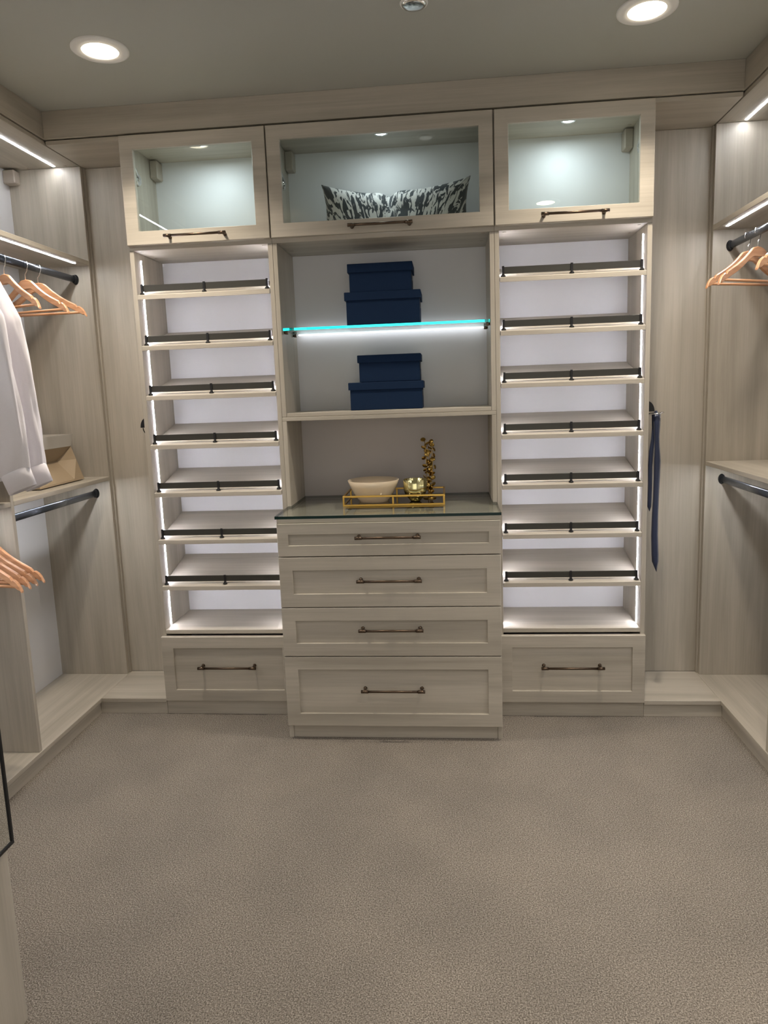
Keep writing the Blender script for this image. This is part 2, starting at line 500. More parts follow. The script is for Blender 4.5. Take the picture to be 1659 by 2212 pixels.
# ------------------------------------------------------------------ upper glass-door cabinets
def upper(x0, x1, label, stay_side, puck, stay):
    zb, zt = 2.0745, 2.533
    t = thing('display_cabinet', label, 'cabinet', ((x0 + x1) / 2, 0.15, zb))
    obj('side_panel', B(x0, x0 + T, 0, YB, zb + T, zt), 'wz', t)
    obj('side_panel', B(x1 - T, x1, 0, YB, zb + T, zt), 'wz', t)
    obj('bottom_panel', B(x0, x1, 0, YB, zb, zb + T), 'wx', t)
    obj('top_panel', B(x0 + T, x1 - T, 0, YB, zt - T, zt), 'wx', t)
    obj('back_panel', B(x0 + T, x1 - T, YB - 0.008, YB, zb + T, zt - T, bev=0), 'white', t)
    d = shaker('glass_door', x0 + 0.0028, x1 - 0.0028, 2.0925, 2.5268, YD, t, fw=0.055, pane=True)
    xm = (x0 + x1) / 2
    handle(xm, YD, 2.117, d, 0.262)
    # puck light in the cabinet top
    px, py, pz = puck[0], puck[1], zt - T
    p = MB(); p.lathe([(0.030, 0.0), (0.030, -0.006), (0.024, -0.008), (0.022, -0.004)], (px, py, pz), 24)
    pk = obj('puck_light', p, 'chrome', t)
    q = MB(); q.lathe([(0.0, -0.0052), (0.022, -0.0052)], (px, py, pz), 24)
    obj('lens', q, 'puck', pk)
    lamp('puck_lamp', 'AREA', (px, py, pz - 0.012), PUCK_W * (0.55 if x1 - x0 > 0.8 else 1.0), PUCK_COL, shape='DISK', size=0.045)
    # beige hanging-bracket cover in the upper corner, and the chrome lid stay
    s = stay_side
    xs = x0 + T if s < 0 else x1 - T
    sg = 1 if s < 0 else -1
    xa, xb = sorted((xs, xs + sg * 0.036))
    obj('bracket_cover', B(xa, xb, 0.238, YB - 0.008, zt - T - 0.082, zt - T - 0.004, bev=0.004), 'beige', t)
    m = MB()
    sy, sz = stay
    m.cyl((xs, sy, sz), (xs + sg * 0.010, sy, sz), 0.026, 0.024, n=24)
    m.cyl((xs + sg * 0.010, sy, sz), (xs + sg * 0.014, sy, sz), 0.010, n=16)
    m.tube([(xs + sg * 0.012, sy, sz), (xs + sg * 0.012, sy * 0.55, sz + 0.035), (xs + sg * 0.012, 0.012, sz + 0.06)], 0.0050)
    obj('lid_stay', m, 'chrome', t)
    # dark cam covers under the bottom board and under the top board
    for xc in (x0 + 0.043, x1 - 0.043):
        for yc in (0.030, 0.178):
            obj('cam_cap', MB().cyl((xc, yc, zb + 0.0005), (xc, yc, zb - 0.0012), 0.0075, n=14), 'beige', t)
        obj('cam_cap', MB().cyl((xc, 0.212, zt - T + 0.0005), (xc, 0.212, zt - T - 0.0012), 0.0075, n=14), 'beige', t)
    return t
upper(X0, -CW - 0.0005, 'upper cabinet with empty glass lift door over the left tower', -1, (-0.758, 0.088), (0.094, 2.387))
upper(-CW, CW, 'wide upper cabinet with glass lift door, a patterned pillow inside', -1, (0.003, 0.102), (0.166, 2.352))
upper(CW + 0.0005, X3, 'upper cabinet with empty glass lift door over the right tower', 1, (0.768, 0.106), (0.116, 2.397))

# ------------------------------------------------------------------ drawer chest, hutch, glass
YC = -0.241
chest = thing('drawer_chest', 'chest of four framed drawers with bronze bar pulls, under the glass top', 'dresser', (0, 0.05, 0))
cl, cr = -0.449, 0.452
obj('side_panel', B(cl, cl + T, YC + 0.022, YB, 0, 0.934), 'wz', chest)
obj('side_panel', B(cr - T, cr, YC + 0.022, YB, 0, 0.934), 'wz', chest)
obj('back_panel', B(cl + T, cr - T, YB - 0.008, YB, 0.06, 0.934, bev=0), 'wz', chest)
obj('top_panel', B(cl, cr, YC + 0.008, YB, 0.934, 0.9525), 'wx', chest)
obj('toe_kick', B(cl + T, cr - T, YC + 0.026, YC + 0.045, 0, 0.062), 'wx', chest)
ZS = [(0.0640, 0.3680), (0.3716, 0.5790), (0.5826, 0.7930), (0.7968, 0.9330)]
for (a, b), zh in zip(ZS, (0.229, 0.489, 0.696, 0.875)):
    fw = 0.056 if b - a > 0.15 else 0.046
    d = shaker('drawer', cl + 0.001, cr - 0.001, a, b, YC, chest, fw=fw)
    handle(0.005, YC + 0.008, zh, d, 0.264)

hut = thing('open_hutch', 'open two-bay hutch standing on the chest between the shoe towers', 'shelving', (0, 0.15, 0.953))
zm = 1.3545
for s in (-1, 1):
    xa, xb = sorted((s * CW, s * (CW - T)))
    obj('side_panel', B(xa, xb, 0, YB - 0.001, 0.953, 1.337), 'wz', hut)
    obj('side_panel', B(xa, xb, 0.001, YB - 0.001, zm, 2.0735), 'wz', hut)
obj('middle_board', B(-CW, CW, 0, YB - 0.001, 1.337, zm - 0.001), 'wx', hut)
obj('bottom_board', B(-CW + T, CW - T, 0.004, YB - 0.009, zm, 1.371), 'wx', hut)
obj('back_panel', B(-CW + T, CW - T, YB - 0.009, YB - 0.001, 0.953, 1.337, bev=0), 'white_shaded', hut)  # lower bay: shade under the middle board is painted into this panel
obj('back_panel', B(-CW + T, CW - T, YB - 0.009, YB - 0.001, zm, 2.0735, bev=0), 'white', hut)

gt = MB()
gt.prism([(-0.4525, YC - 0.008), (0.4555, YC - 0.008), (0.4555, -0.002), (CW - T - 0.001, -0.002), (CW - T - 0.001, YB - 0.012),
          (-CW + T + 0.001, YB - 0.012), (-CW + T + 0.001, -0.002), (-0.4525, -0.002)], 'z', 0.9530, 0.9660)
bmesh.ops.bevel(gt.bm, geom=gt.bm.edges[:], offset=0.0008, segments=1, affect='EDGES')
gwt = obj('glass_worktop', gt, 'topglass', None, (0, 0.03, 0.953))
gwt.data.materials.append(M['glassedge'])
for p_ in gwt.data.polygons:
    if abs(p_.normal.z) < 0.5: p_.material_index = 1            # polished green rim
tag(gwt, 'clear glass worktop with dark green edge lying on the drawer chest', 'worktop')

# glass shelf on four pins, edge lit by a strip along its back
gs = thing('glass_shelf', 'edge-lit glass shelf glowing turquoise, halfway up the hutch', 'shelf', (0, 0.15, 1.716))
SZ0, SZ1 = 1.7195, 1.7305
gs_m = B(-CW + T + 0.002, CW - T - 0.002, 0.020, 0.268, SZ0, SZ1, bev=0.0006)
obj('glass_panel', gs_m, 'shelfglass', gs)
obj('led_strip', B(-CW + T + 0.014, CW - T - 0.014, 0.2695, 0.281, SZ0 - 0.003, SZ1 - 0.001, bev=0.002), 'ledg', gs)
for s in (-1, 1):
    for y in (0.050, 0.225):
        m = MB(); xe = s * (CW - T)
        m.cyl((xe, y, SZ0 - 0.006), (xe - s * 0.014, y, SZ0 - 0.006), 0.0055, n=12)
        m.box(min(xe - s * 0.004, xe - s * 0.016), max(xe - s * 0.004, xe - s * 0.016), y - 0.006, y + 0.006, SZ0 - 0.013, SZ0 - 0.0002, bev=0.001)
        obj('shelf_pin', m, 'bronze', gs)

# ------------------------------------------------------------------ hanging runs at the sides
def run(side):
    s = side                                     # -1 left, +1 right
    XF = XL if s < 0 else XR                     # front plane
    XB = WL if s < 0 else WR                     # wall face
    word = 'left' if s < 0 else 'right'
    lab = ('hanging closet run along the left wall, white shirts and a tan bag in it' if s < 0 else
           'hanging closet run along the right wall, only empty hangers in it')
    t = thing('hanging_closet', lab, 'closet', ((XF + XB) / 2, -0.5, 0))
    def bx(xa, xb, y0, y1, z0, z1, bev=0.0012):   # xa, xb = distance from the front plane towards the wall
        p, q = sorted((XF + s * xa, XF + s * xb))
        return B(p, q, y0, y1, z0, z1, bev=bev)
    D = abs(XB - XF)
    YP = -0.506 if s < 0 else -0.450              # camera-side face of the partition
    yn = NEAR
    top_z0, top_z1 = (2.077, 2.098) if s < 0 else (2.084, 2.106)
    mid_z0, mid_z1 = (1.069, 1.0875)
    obj('end_panel', bx(0.0, D, YE, YE + T, ZK, ZF - 0.018), 'wz', t)
    obj('filler_strip', bx(-0.006, 0.012, YE + T + 0.003, YB + 0.0, ZK, ZF - 0.018), 'wz', t)
    obj('partition', bx(0.0, D, YP, YP + T, ZK, ZF - 0.018), 'wz', t)
    obj('soffit_board', bx(0.004, D, yn, YW - 0.001, ZF - 0.017, ZF), 'wy', t)
    obj('back_panel', bx(D - 0.006, D, yn, YE, ZK, ZF - 0.018, bev=0), 'white', t)
    obj('deck', bx(-0.004, D, yn, YB - 0.001, ZK - 0.019, ZK), 'wy', t)
    obj('toe_kick', bx(0.004, 0.022, yn, 0.010, 0, ZK - 0.0195), 'wy', t)
    # two bays: far (between end panel and partition) and near
    for ya, yb, led_end in ((YP + T, YE, True), (yn, YP, False)):
        obj('top_shelf', bx(0.0, D - 0.006, ya + 0.0005, yb - 0.0005, top_z0, top_z1), 'wy', t)
        obj('middle_shelf', bx(0.0, D - 0.006, ya + 0.0005, yb - 0.0005, mid_z0, mid_z1), 'wy', t)
        e = 0.072
        obj('led_strip', bx(0.026, 0.036, ya + 0.03, yb - e, top_z0 - 0.0015, top_z0 + 0.003, bev=0), 'ledr', t)
        obj('led_strip', bx(0.026, 0.036, ya + 0.03, yb - e, mid_z0 - 0.0015, mid_z0 + 0.003, bev=0), 'ledr', t)
        for zr in (2.0165, 1.006):
            m = MB(); xr = XF + s * 0.072
            prof = []
            for k in range(20):                   # tall oval rod section
                a = 2 * PI * k / 20
                cx_, cz_ = math.cos(a), math.sin(a)
                prof.append((xr + 0.0078 * math.copysign(abs(cx_) ** 0.8, cx_), zr + 0.0155 * math.copysign(abs(cz_) ** 0.9, cz_)))
            A = [m.bm.verts.new((x, ya + 0.006, z)) for x, z in prof]; Bv = [m.bm.verts.new((x, yb - 0.006, z)) for x, z in prof]
            for i in range(20):
                j = (i + 1) % 20
                f = m.bm.faces.new((A[i], A[j], Bv[j], Bv[i])); f.smooth = True
            m.bm.faces.new(A[::-1]); m.bm.faces.new(Bv)
            rod = obj('hanging_rod', m, 'rod', t)
            for ye, sg in ((yb, -1), (ya, 1)):
                f = MB()
                for (l0, l1, gx, gz) in ((0.0, 0.006, 0.0155, 0.0235), (0.006, 0.022, 0.0115, 0.0195)):
                    n = 20; ra = []; rb = []
                    for k in range(n):
                        a = 2 * PI * k / n
                        ra.append(f.bm.verts.new((xr + gx * math.cos(a), ye + sg * l0, zr + gz * math.sin(a))))
                        rb.append(f.bm.verts.new((xr + gx * 0.92 * math.cos(a), ye + sg * l1, zr + gz * 0.92 * math.sin(a))))
                    for i in range(n):
                        j = (i + 1) % n
                        q = f.bm.faces.new((ra[i], ra[j], rb[j], rb[i])); q.smooth = True
                    f.bm.faces.new(ra); f.bm.faces.new(rb)
                obj('rod_flange', f, 'black', rod)
    # strip under the soffit
    obj('led_strip', bx(0.108, 0.118, yn + 0.05, YE - 0.018, ZF - 0.0185, ZF - 0.014, bev=0), 'ledr', t)
    obj('bracket_cover', bx(D - 0.062, D - 0.006, 0.222, YE, ZF - 0.085, ZF - 0.026, bev=0.004), 'beige', t)
    for xa in (0.062, 0.235):
        p = XF + s * xa
        obj('cam_cap', MB().cyl((p, YE - 0.014, ZF - 0.0165), (p, YE - 0.014, ZF - 0.0182), 0.0085, n=14), 'beige', t)
    return t
run(-1)
run(1)
# corner decks of the base platform, between the towers and the side runs
for s, xa, xb, word in ((-1, XL + 0.0045, X0 - 0.0005, 'left'), (1, X3 + 0.0005, XR - 0.0045, 'right')):
    t = thing('corner_deck', 'low wooden corner deck at floor level beside the %s shoe tower' % word, 'platform', ((xa + xb) / 2, 0.15, 0))
    obj('deck_board', B(xa, xb, -0.014, YB - 0.0005, ZK - 0.019, ZK), 'wx', t)
    obj('toe_kick', B(xa - 0.0078 if s < 0 else xa, xb if s < 0 else xb + 0.0078, -0.008, 0.010, 0, ZK - 0.0195), 'wx', t)

# ------------------------------------------------------------------ tall cabinet with the mirror, near left
XM = -0.775
tc_ = thing('tall_cabinet', 'tall plain cabinet at the near left, carrying a black-framed mirror', 'cabinet', (-1.25, -2.1, 0))
obj('front_panel', B(XM - T, XM, -2.62, -1.585, 0.0, 2.40), 'wz', tc_)
obj('side_panel', B(WL + 0.002, XM - T - 0.001, -1.624, -1.605, 0.0, 2.40), 'wz', tc_)
obj('side_panel', B(WL + 0.002, XM - T - 0.001, -2.62, -2.601, 0.0, 2.40), 'wz', tc_)
obj('top_panel', B(WL + 0.002, XM - T - 0.001, -2.60, -1.625, 2.38, 2.40), 'wy', tc_)
mr = thing('wall_mirror', 'black-framed mirror hung on the tall cabinet at the near left edge', 'mirror', (XM + 0.012, -1.85, 0.464))
y0, y1, z0, z1 = -2.12, -1.591, 0.464, 2.05
fwid = 0.008
for (a, b, c, d_) in ((y0, y1, z0, z0 + fwid), (y0, y1, z1 - fwid, z1), (y0, y0 + fwid, z0 + fwid, z1 - fwid), (y1 - fwid, y1, z0 + fwid, z1 - fwid)):
    obj('frame_bar', B(XM + 0.0005, XM + 0.025, a, b, c, d_, bev=0.001), 'black', mr)
obj('mirror_glass', B(XM + 0.006, XM + 0.022, y0 + fwid, y1 - fwid, z0 + fwid, z1 - fwid, bev=0), 'mirror', mr)

# ------------------------------------------------------------------ ceiling fixtures
def downlight(x, y, label, watts=DOWN_W, spread=120):
    t = thing('ceiling_downlight', label, 'light', (x, y, ZC - 0.004))
    m = MB(); m.lathe([(0.060, 0.0), (0.061, -0.004), (0.088, -0.0035), (0.095, -0.001), (0.0955, 0.0035)], (x, y, ZC - 0.004), 48)
    obj('trim_ring', m, 'plastic', t)
    q = MB(); q.lathe([(0.0, -0.0015), (0.0605, -0.0015)], (x, y, ZC - 0.004), 48)
    obj('lens', q, 'lens', t)
    lamp('downlight_lamp', 'AREA', (x, y, ZC - 0.012), watts, DOWN_COL, shape='DISK', size=0.11, spread=math.radians(spread))
downlight(-0.905, -0.470, 'round recessed ceiling light on the left, before the left tower')
downlight(0.926, -0.440, 'round recessed ceiling light on the right, before the right tower')
downlight(-0.905, -1.95, 'unseen fill downlight added in the ceiling near the front opening, on the left', REAR_FILL_W, 95)  # added pair out of view, narrow beams aimed at floor and drawers
downlight(0.926, -1.95, 'unseen fill downlight added in the ceiling near the front opening, on the right', REAR_FILL_W, 95)
ss = thing('ceiling_sprinkler', 'small round sprinkler cover on the ceiling between the two lights', 'sprinkler', (0.178, -0.590, ZC))
m = MB(); m.lathe([(0.0, -0.010), (0.026, -0.010), (0.036, -0.008), (0.039, -0.003)], (0.178, -0.590, ZC), 32)
obj('cover_plate', m, 'chrome', ss)
m = MB(); m.lathe([(0.039, -0.004), (0.043, -0.003), (0.0445, 0.0)], (0.178, -0.590, ZC), 32)
obj('rim', m, 'plastic', ss)

# ------------------------------------------------------------------ storage boxes
def storage_box(x0, x1, y0, y1, z0, z1, label, lid_h=0.035):
    t = thing('storage_box', label, 'box', ((x0 + x1) / 2, (y0 + y1) / 2, z0), 'navy lidded boxes in the hutch')
    i = 0.0065
    body = MB(); body.box(x0 + i, x1 - i, y0 + i, y1 - i, z0, z1 - lid_h * 0.5, bev=0.0015)
    obj('box_body', body, 'navy', t)
    # lid: shallow tray open below
    lid = MB()
    rings = []
    for o, z in ((i + 0.001, z1 - lid_h), (0.0, z1 - lid_h), (0.0, z1 - 0.002), (0.002, z1)):
        rings.append([(x0 + o, y0 + o, z), (x1 - o, y0 + o, z), (x1 - o, y1 - o, z), (x0 + o, y1 - o, z)])
    V = lid.grid(rings, smooth=False, closed_u=True)
    lid.bm.faces.new(V[-1])
    obj('lid', lid, 'navy', t)
    # metal-rimmed finger slot at the right end
    s = MB(); yc_ = (y0 + y1) / 2; zc_ = z1 - lid_h - 0.020
    s.box(x1 - i - 0.0005, x1 - i + 0.0015, yc_ - 0.030, yc_ + 0.030, zc_ - 0.012, zc_ + 0.012, bev=0.0006)
    obj('finger_slot', s, 'black', t)
    return t
storage_box(-0.176, 0.152, 0.085, 0.262, 1.3715, 1.4915, 'larger navy box under another, on the bottom board of the hutch', 0.032)
storage_box(-0.134, 0.144, 0.100, 0.250, 1.4925, 1.6085, 'smaller navy box on top of the stack, below the glass shelf', 0.032)
storage_box(-0.176, 0.151, 0.075, 0.258, 1.7310, 1.8730, 'larger navy box standing directly on the lit glass shelf', 0.034)
storage_box(-0.159, 0.119, 0.080, 0.245, 1.8740, 1.9900, 'smaller navy box topmost in the hutch, above the glass shelf', 0.036)

# ------------------------------------------------------------------ pillow in the middle upper cabinet
def pillow():
    cx, cy, zb = 0.052, 0.130, 2.0875
    hw = 0.322
    nu, nv = 64, 28
    def side(sg):
        rows = []
        for j in range(nv + 1):
            v = j / nv
            r = []
            for i in range(nu + 1):
                u = -1 + 2 * i / nu
                au = abs(u)
                top = 0.257 - 0.047 * (1 - au ** 2.4) - 0.020 * math.exp(-((u + 0.08) / 0.075) ** 2) - 0.006 * math.exp(-((u + 0.35) / 0.25) ** 2)
                bot = 0.006 - 0.006 * (1 - au ** 2)
                z = bot + (top - bot) * v
                pinch = 1 - 0.055 * (1 - (2 * v - 1) ** 2) - 0.03 * (1 - v)
                x = hw * u * pinch
                th = 0.070 * max(0, (1 - au ** 4)) ** 0.5 * max(0, 1 - (2 * v - 1) ** 4) ** 0.5
                th *= 1 - 0.30 * math.exp(-((u + 0.08) / 0.10) ** 2) * v
                th += 0.004 * noise.noise((u * 5, v * 4, sg)) * (1 - au)
                y = cy + 0.05 * v + sg * max(th, 0.0)
                r.append((cx + x, y, zb + z))
            rows.append(r)
        return rows
    m = MB()
    m.grid(side(-1)); m.grid(side(1)[::-1])
    bmesh.ops.remove_doubles(m.bm, verts=m.bm.verts[:], dist=0.0004)
    p = obj('throw_pillow', m, 'tiger', None, (cx, cy, zb))
    tag(p, 'lumbar pillow in black and white animal stripes behind the middle glass door', 'pillow')
pillow()

# ------------------------------------------------------------------ tray with bowl, votive and gold branches
ZT = 0.9662
tr = thing('gold_tray', 'square-railed gold metal tray on the glass top', 'tray', (0.016, 0.07, ZT))
tx0, tx1, ty0, ty1, tz1 = -0.203, 0.234, -0.045, 0.190, 1.012
b_ = 0.0075
def bar(*a): obj('rail', B(*a, bev=0.0008), 'gold', tr)
for z in (ZT, tz1 - b_):
    bar(tx0, tx1, ty0, ty0 + b_, z, z + b_); bar(tx0, tx1, ty1 - b_, ty1, z, z + b_)
    bar(tx0, tx0 + b_, ty0 + b_, ty1 - b_, z, z + b_); bar(tx1 - b_, tx1, ty0 + b_, ty1 - b_, z, z + b_)
for x, y in ((tx0, ty0), (tx1 - b_, ty0), (tx0, ty1 - b_), (tx1 - b_, ty1 - b_), (0.010, ty0), (0.010, ty1 - b_)):
    obj('post', B(x, x + b_, y, y + b_, ZT + b_, tz1 - b_, bev=0.0008), 'gold', tr)
obj('tray_base', B(tx0 + b_, tx1 - b_, ty0 + b_, ty1 - b_, ZT + 0.001, ZT + 0.004, bev=0), 'traybase', tr)
ZB = ZT + 0.0042
m = MB()
m.lathe([(0.0, 0.010), (0.052, 0.010), (0.060, 0.0), (0.064, 0.0), (0.066, 0.008), (0.074, 0.014), (0.090, 0.040), (0.104, 0.070), (0.1135, 0.0955),
         (0.1115, 0.0965), (0.101, 0.072), (0.086, 0.042), (0.070, 0.019), (0.0, 0.015)], (-0.080, 0.070, ZB), 56)
tag(obj('serving_bowl', m, 'cream', None, (-0.080, 0.070, ZB)), 'cream glazed bowl at the left end of the gold tray', 'bowl')
m = MB(); c = (0.105, 0.045, ZB)
prof = [(0.0, 0.0), (0.020, 0.0), (0.024, 0.004), (0.036, 0.020), (0.046, 0.036), (0.050, 0.050), (0.0515, 0.096), (0.0505, 0.097), (0.0485, 0.094), (0.047, 0.052), (0.034, 0.024), (0.0, 0.010)]
m.lathe(prof, c, 48)
for v in m.bm.verts:                                     # gentle flutes
    dx, dy = v.co.x - c[0], v.co.y - c[1]; r = math.hypot(dx, dy)
    if r > 0.03:
        k = 1 + 0.016 * math.cos(18 * math.atan2(dy, dx)); v.co.x = c[0] + dx * k; v.co.y = c[1] + dy * k
tag(obj('votive_cup', m, 'mercury', None, c), 'shiny greenish gold glass votive cup standing in the tray', 'cup')

orn = thing('branch_ornament', 'gold metal ornament of upright stems with round leaves, in the tray', 'ornament', (0.165, 0.125, ZB))
leaf_m = MB()
leaf_m.lathe([(0.0, -0.0014), (0.0075, -0.0010), (0.0100, 0.0), (0.0075, 0.0018), (0.0, 0.0024)], (0, 0, 0), 12)
for v in leaf_m.bm.verts: v.co.y *= 0.80; v.co.x *= 1.3; v.co.y *= 1.3
leaf_me = bpy.data.meshes.new('leaf'); leaf_m.bm.to_mesh(leaf_me); leaf_m.bm.free(); leaf_me.materials.append(M['brass'])
rnd = random.Random(3)
foot = MB(); foot.lathe([(0.0, 0.006), (0.026, 0.006), (0.030, 0.003), (0.030, 0.0), (0.0, 0.0)], (0.165, 0.125, ZB), 28)
obj('foot', foot, 'brass', orn)
for si, (sx, sy, tx_, ty_) in enumerate(((0.160, 0.120, 0.150, 0.110), (0.168, 0.128, 0.165, 0.125), (0.174, 0.122, 0.184, 0.118))):
    hgt = (0.258, 0.235, 0.250)[si]
    pts = [(sx + (tx_ - sx) * k / 6 + 0.002 * math.sin(k * 1.7 + si), sy + (ty_ - sy) * k / 6, ZB + 0.004 + hgt * k / 6) for k in range(7)]
    obj('stem', MB().tube(pts, 0.0016, 6), 'brass', orn)
    for k in range(15):
        f = 0.10 + 0.89 * k / 14
        i0 = min(5, int(f * 6)); fr = f * 6 - i0
        p = Vector(pts[i0]).lerp(Vector(pts[i0 + 1]), fr)
        ang = k * 2.4 + si
        off = Vector((math.cos(ang) * 0.011, math.sin(ang) * 0.009, rnd.uniform(-0.002, 0.004)))
        o = bpy.data.objects.new('leaf', leaf_me); COL.objects.link(o)
        o.parent = orn
        o.location = p + off - Vector(orn['_o'])
        o.rotation_euler = (PI / 2 + rnd.uniform(-0.8, 0.8), rnd.uniform(-0.5, 0.5), ang + PI / 2 + rnd.uniform(-0.5, 0.5))

# ------------------------------------------------------------------ hangers
def hanger_proto():
    """wooden hanger; origin where the hook rests on the rod; width along local x"""
    t = bpy.data.objects.new('coat_hanger', None); COL.objects.link(t); t['_o'] = [0, 0, 0]
    top, bot = [], []
    hw = 0.222
    N = 26
    for i in range(N + 1):
        x = hw * i / N
        if x < 0.030: zt = -0.078 - 0.05 * (x / 0.030) ** 2 * 0.12
        else:
            f = (x - 0.030) / (hw - 0.030)
            zt = -0.084 - 0.116 * f - 0.020 * math.sin(PI * min(1, f * 1.0)) * (1 - f) - 0.004 * f
        if 0.172 < x < 0.182: zt -= 0.007
        if x > 0.200: zt -= 0.020 * ((x - 0.200) / 0.022) ** 2
        top.append((x, zt))
        th = 0.040 - 0.012 * min(1, x / 0.06)
        zb = zt - th
        if x > 0.195: zb = max(-0.222, zt - th)
        bot.append((x, max(zb, -0.222)))
    bot = [(x, min(z, tz - 0.006)) for (x, z), (_, tz) in zip(bot, top)]
    m = MB()
    th = 0.0065
    fr, bk = [], []
    def col(x, zt, zb, yoff):
        e = 0.003
        return [(x, yoff - th + e, zt), (x, yoff - th, zt - e), (x, yoff - th, zb + e), (x, yoff - th + e, zb), (x, yoff + th - e, zb), (x, yoff + th, zb + e), (x, yoff + th, zt - e), (x, yoff + th - e, zt)]
    rows = []
    xs = [(-x, t1, b1) for (x, t1), (_, b1) in list(zip(top, bot))[:0:-1]] + [(x, t1, b1) for (x, t1), (_, b1) in zip(top, bot)]
    for x, zt, zb in xs:
        yo = -0.030 * (abs(x) / hw) ** 2 * 0.6            # arms bow forward a little
        rows.append(col(x, zt, zb, yo))
    V = m.grid(rows, smooth=False, closed_u=True)
    m.bm.faces.new(V[0][::-1]); m.bm.faces.new(V[-1])
    obj('hanger_arms', m, 'hang', t)
    obj('trouser_bar', MB().cyl((-0.198, -0.014, -0.2105), (0.198, -0.014, -0.2105), 0.0055, n=10), 'hang', t)
    pts = []
    for k in range(15):                                    # hook over the rod
        a = math.radians(205 - k * 17.5)
        pts.append((0.0185 * math.cos(a), 0, -0.0195 + 0.0190 * math.sin(a)))
    pts += [(0.010, 0, -0.046), (0.0, 0, -0.056), (0, 0, -0.084)]
    obj('hook', MB().tube(pts, 0.0017, 8), 'chrome', t)
    return t
proto = hanger_proto()
used = [False]
def hanger(x, y, z, deg, label, group, tilt=0):
    if not used[0]:
        o = proto; used[0] = True
    else:
        o = copy_tree(proto)
    o.location = (x, y, z); o.rotation_euler = (0, math.radians(tilt), math.radians(deg))
    o['label'] = label; o['category'] = 'hanger'; o['group'] = group
    o['_o'] = [x, y, z]
    return o
RX_L, RX_R = XL - 0.072, XR + 0.072
RT, RL = 2.0345, 1.0240
g1 = 'empty hangers on the upper left rod'
hanger(RX_L, -0.045, RT, -5, 'empty wooden hanger nearest the rod end, upper left rod', g1)
hanger(RX_L, -0.135, RT, -14, 'empty wooden hanger second from the rod end, upper left rod', g1)
hanger(RX_L, -0.275, RT, -24, 'empty wooden hanger next to the white shirts, upper left rod', g1)
g2 = 'empty hangers on the upper right rod'
hanger(RX_R, 0.080, RT + 0.002, 24, 'empty wooden hanger nearest the rod end, upper right rod', g2)
hanger(RX_R, -0.012, RT + 0.002, 28, 'empty wooden hanger second from the rod end, upper right rod', g2)
hanger(RX_R, -0.350, RT + 0.002, 27, 'empty wooden hanger at the right photo edge, upper right rod', g2)
g3 = 'bunch of empty hangers on the lower left rod'
for k, (yy, dg, ds) in enumerate(((-0.555, -3, 'farthest back'), (-0.590, -5, 'second from the back'), (-0.622, -7, 'third from the back'), (-0.655, -10, 'nearest the front'))):
    hanger(RX_L + 0.0, yy, RL, dg, 'empty wooden hanger %s in the bunch on the lower left rod' % ds, g3)

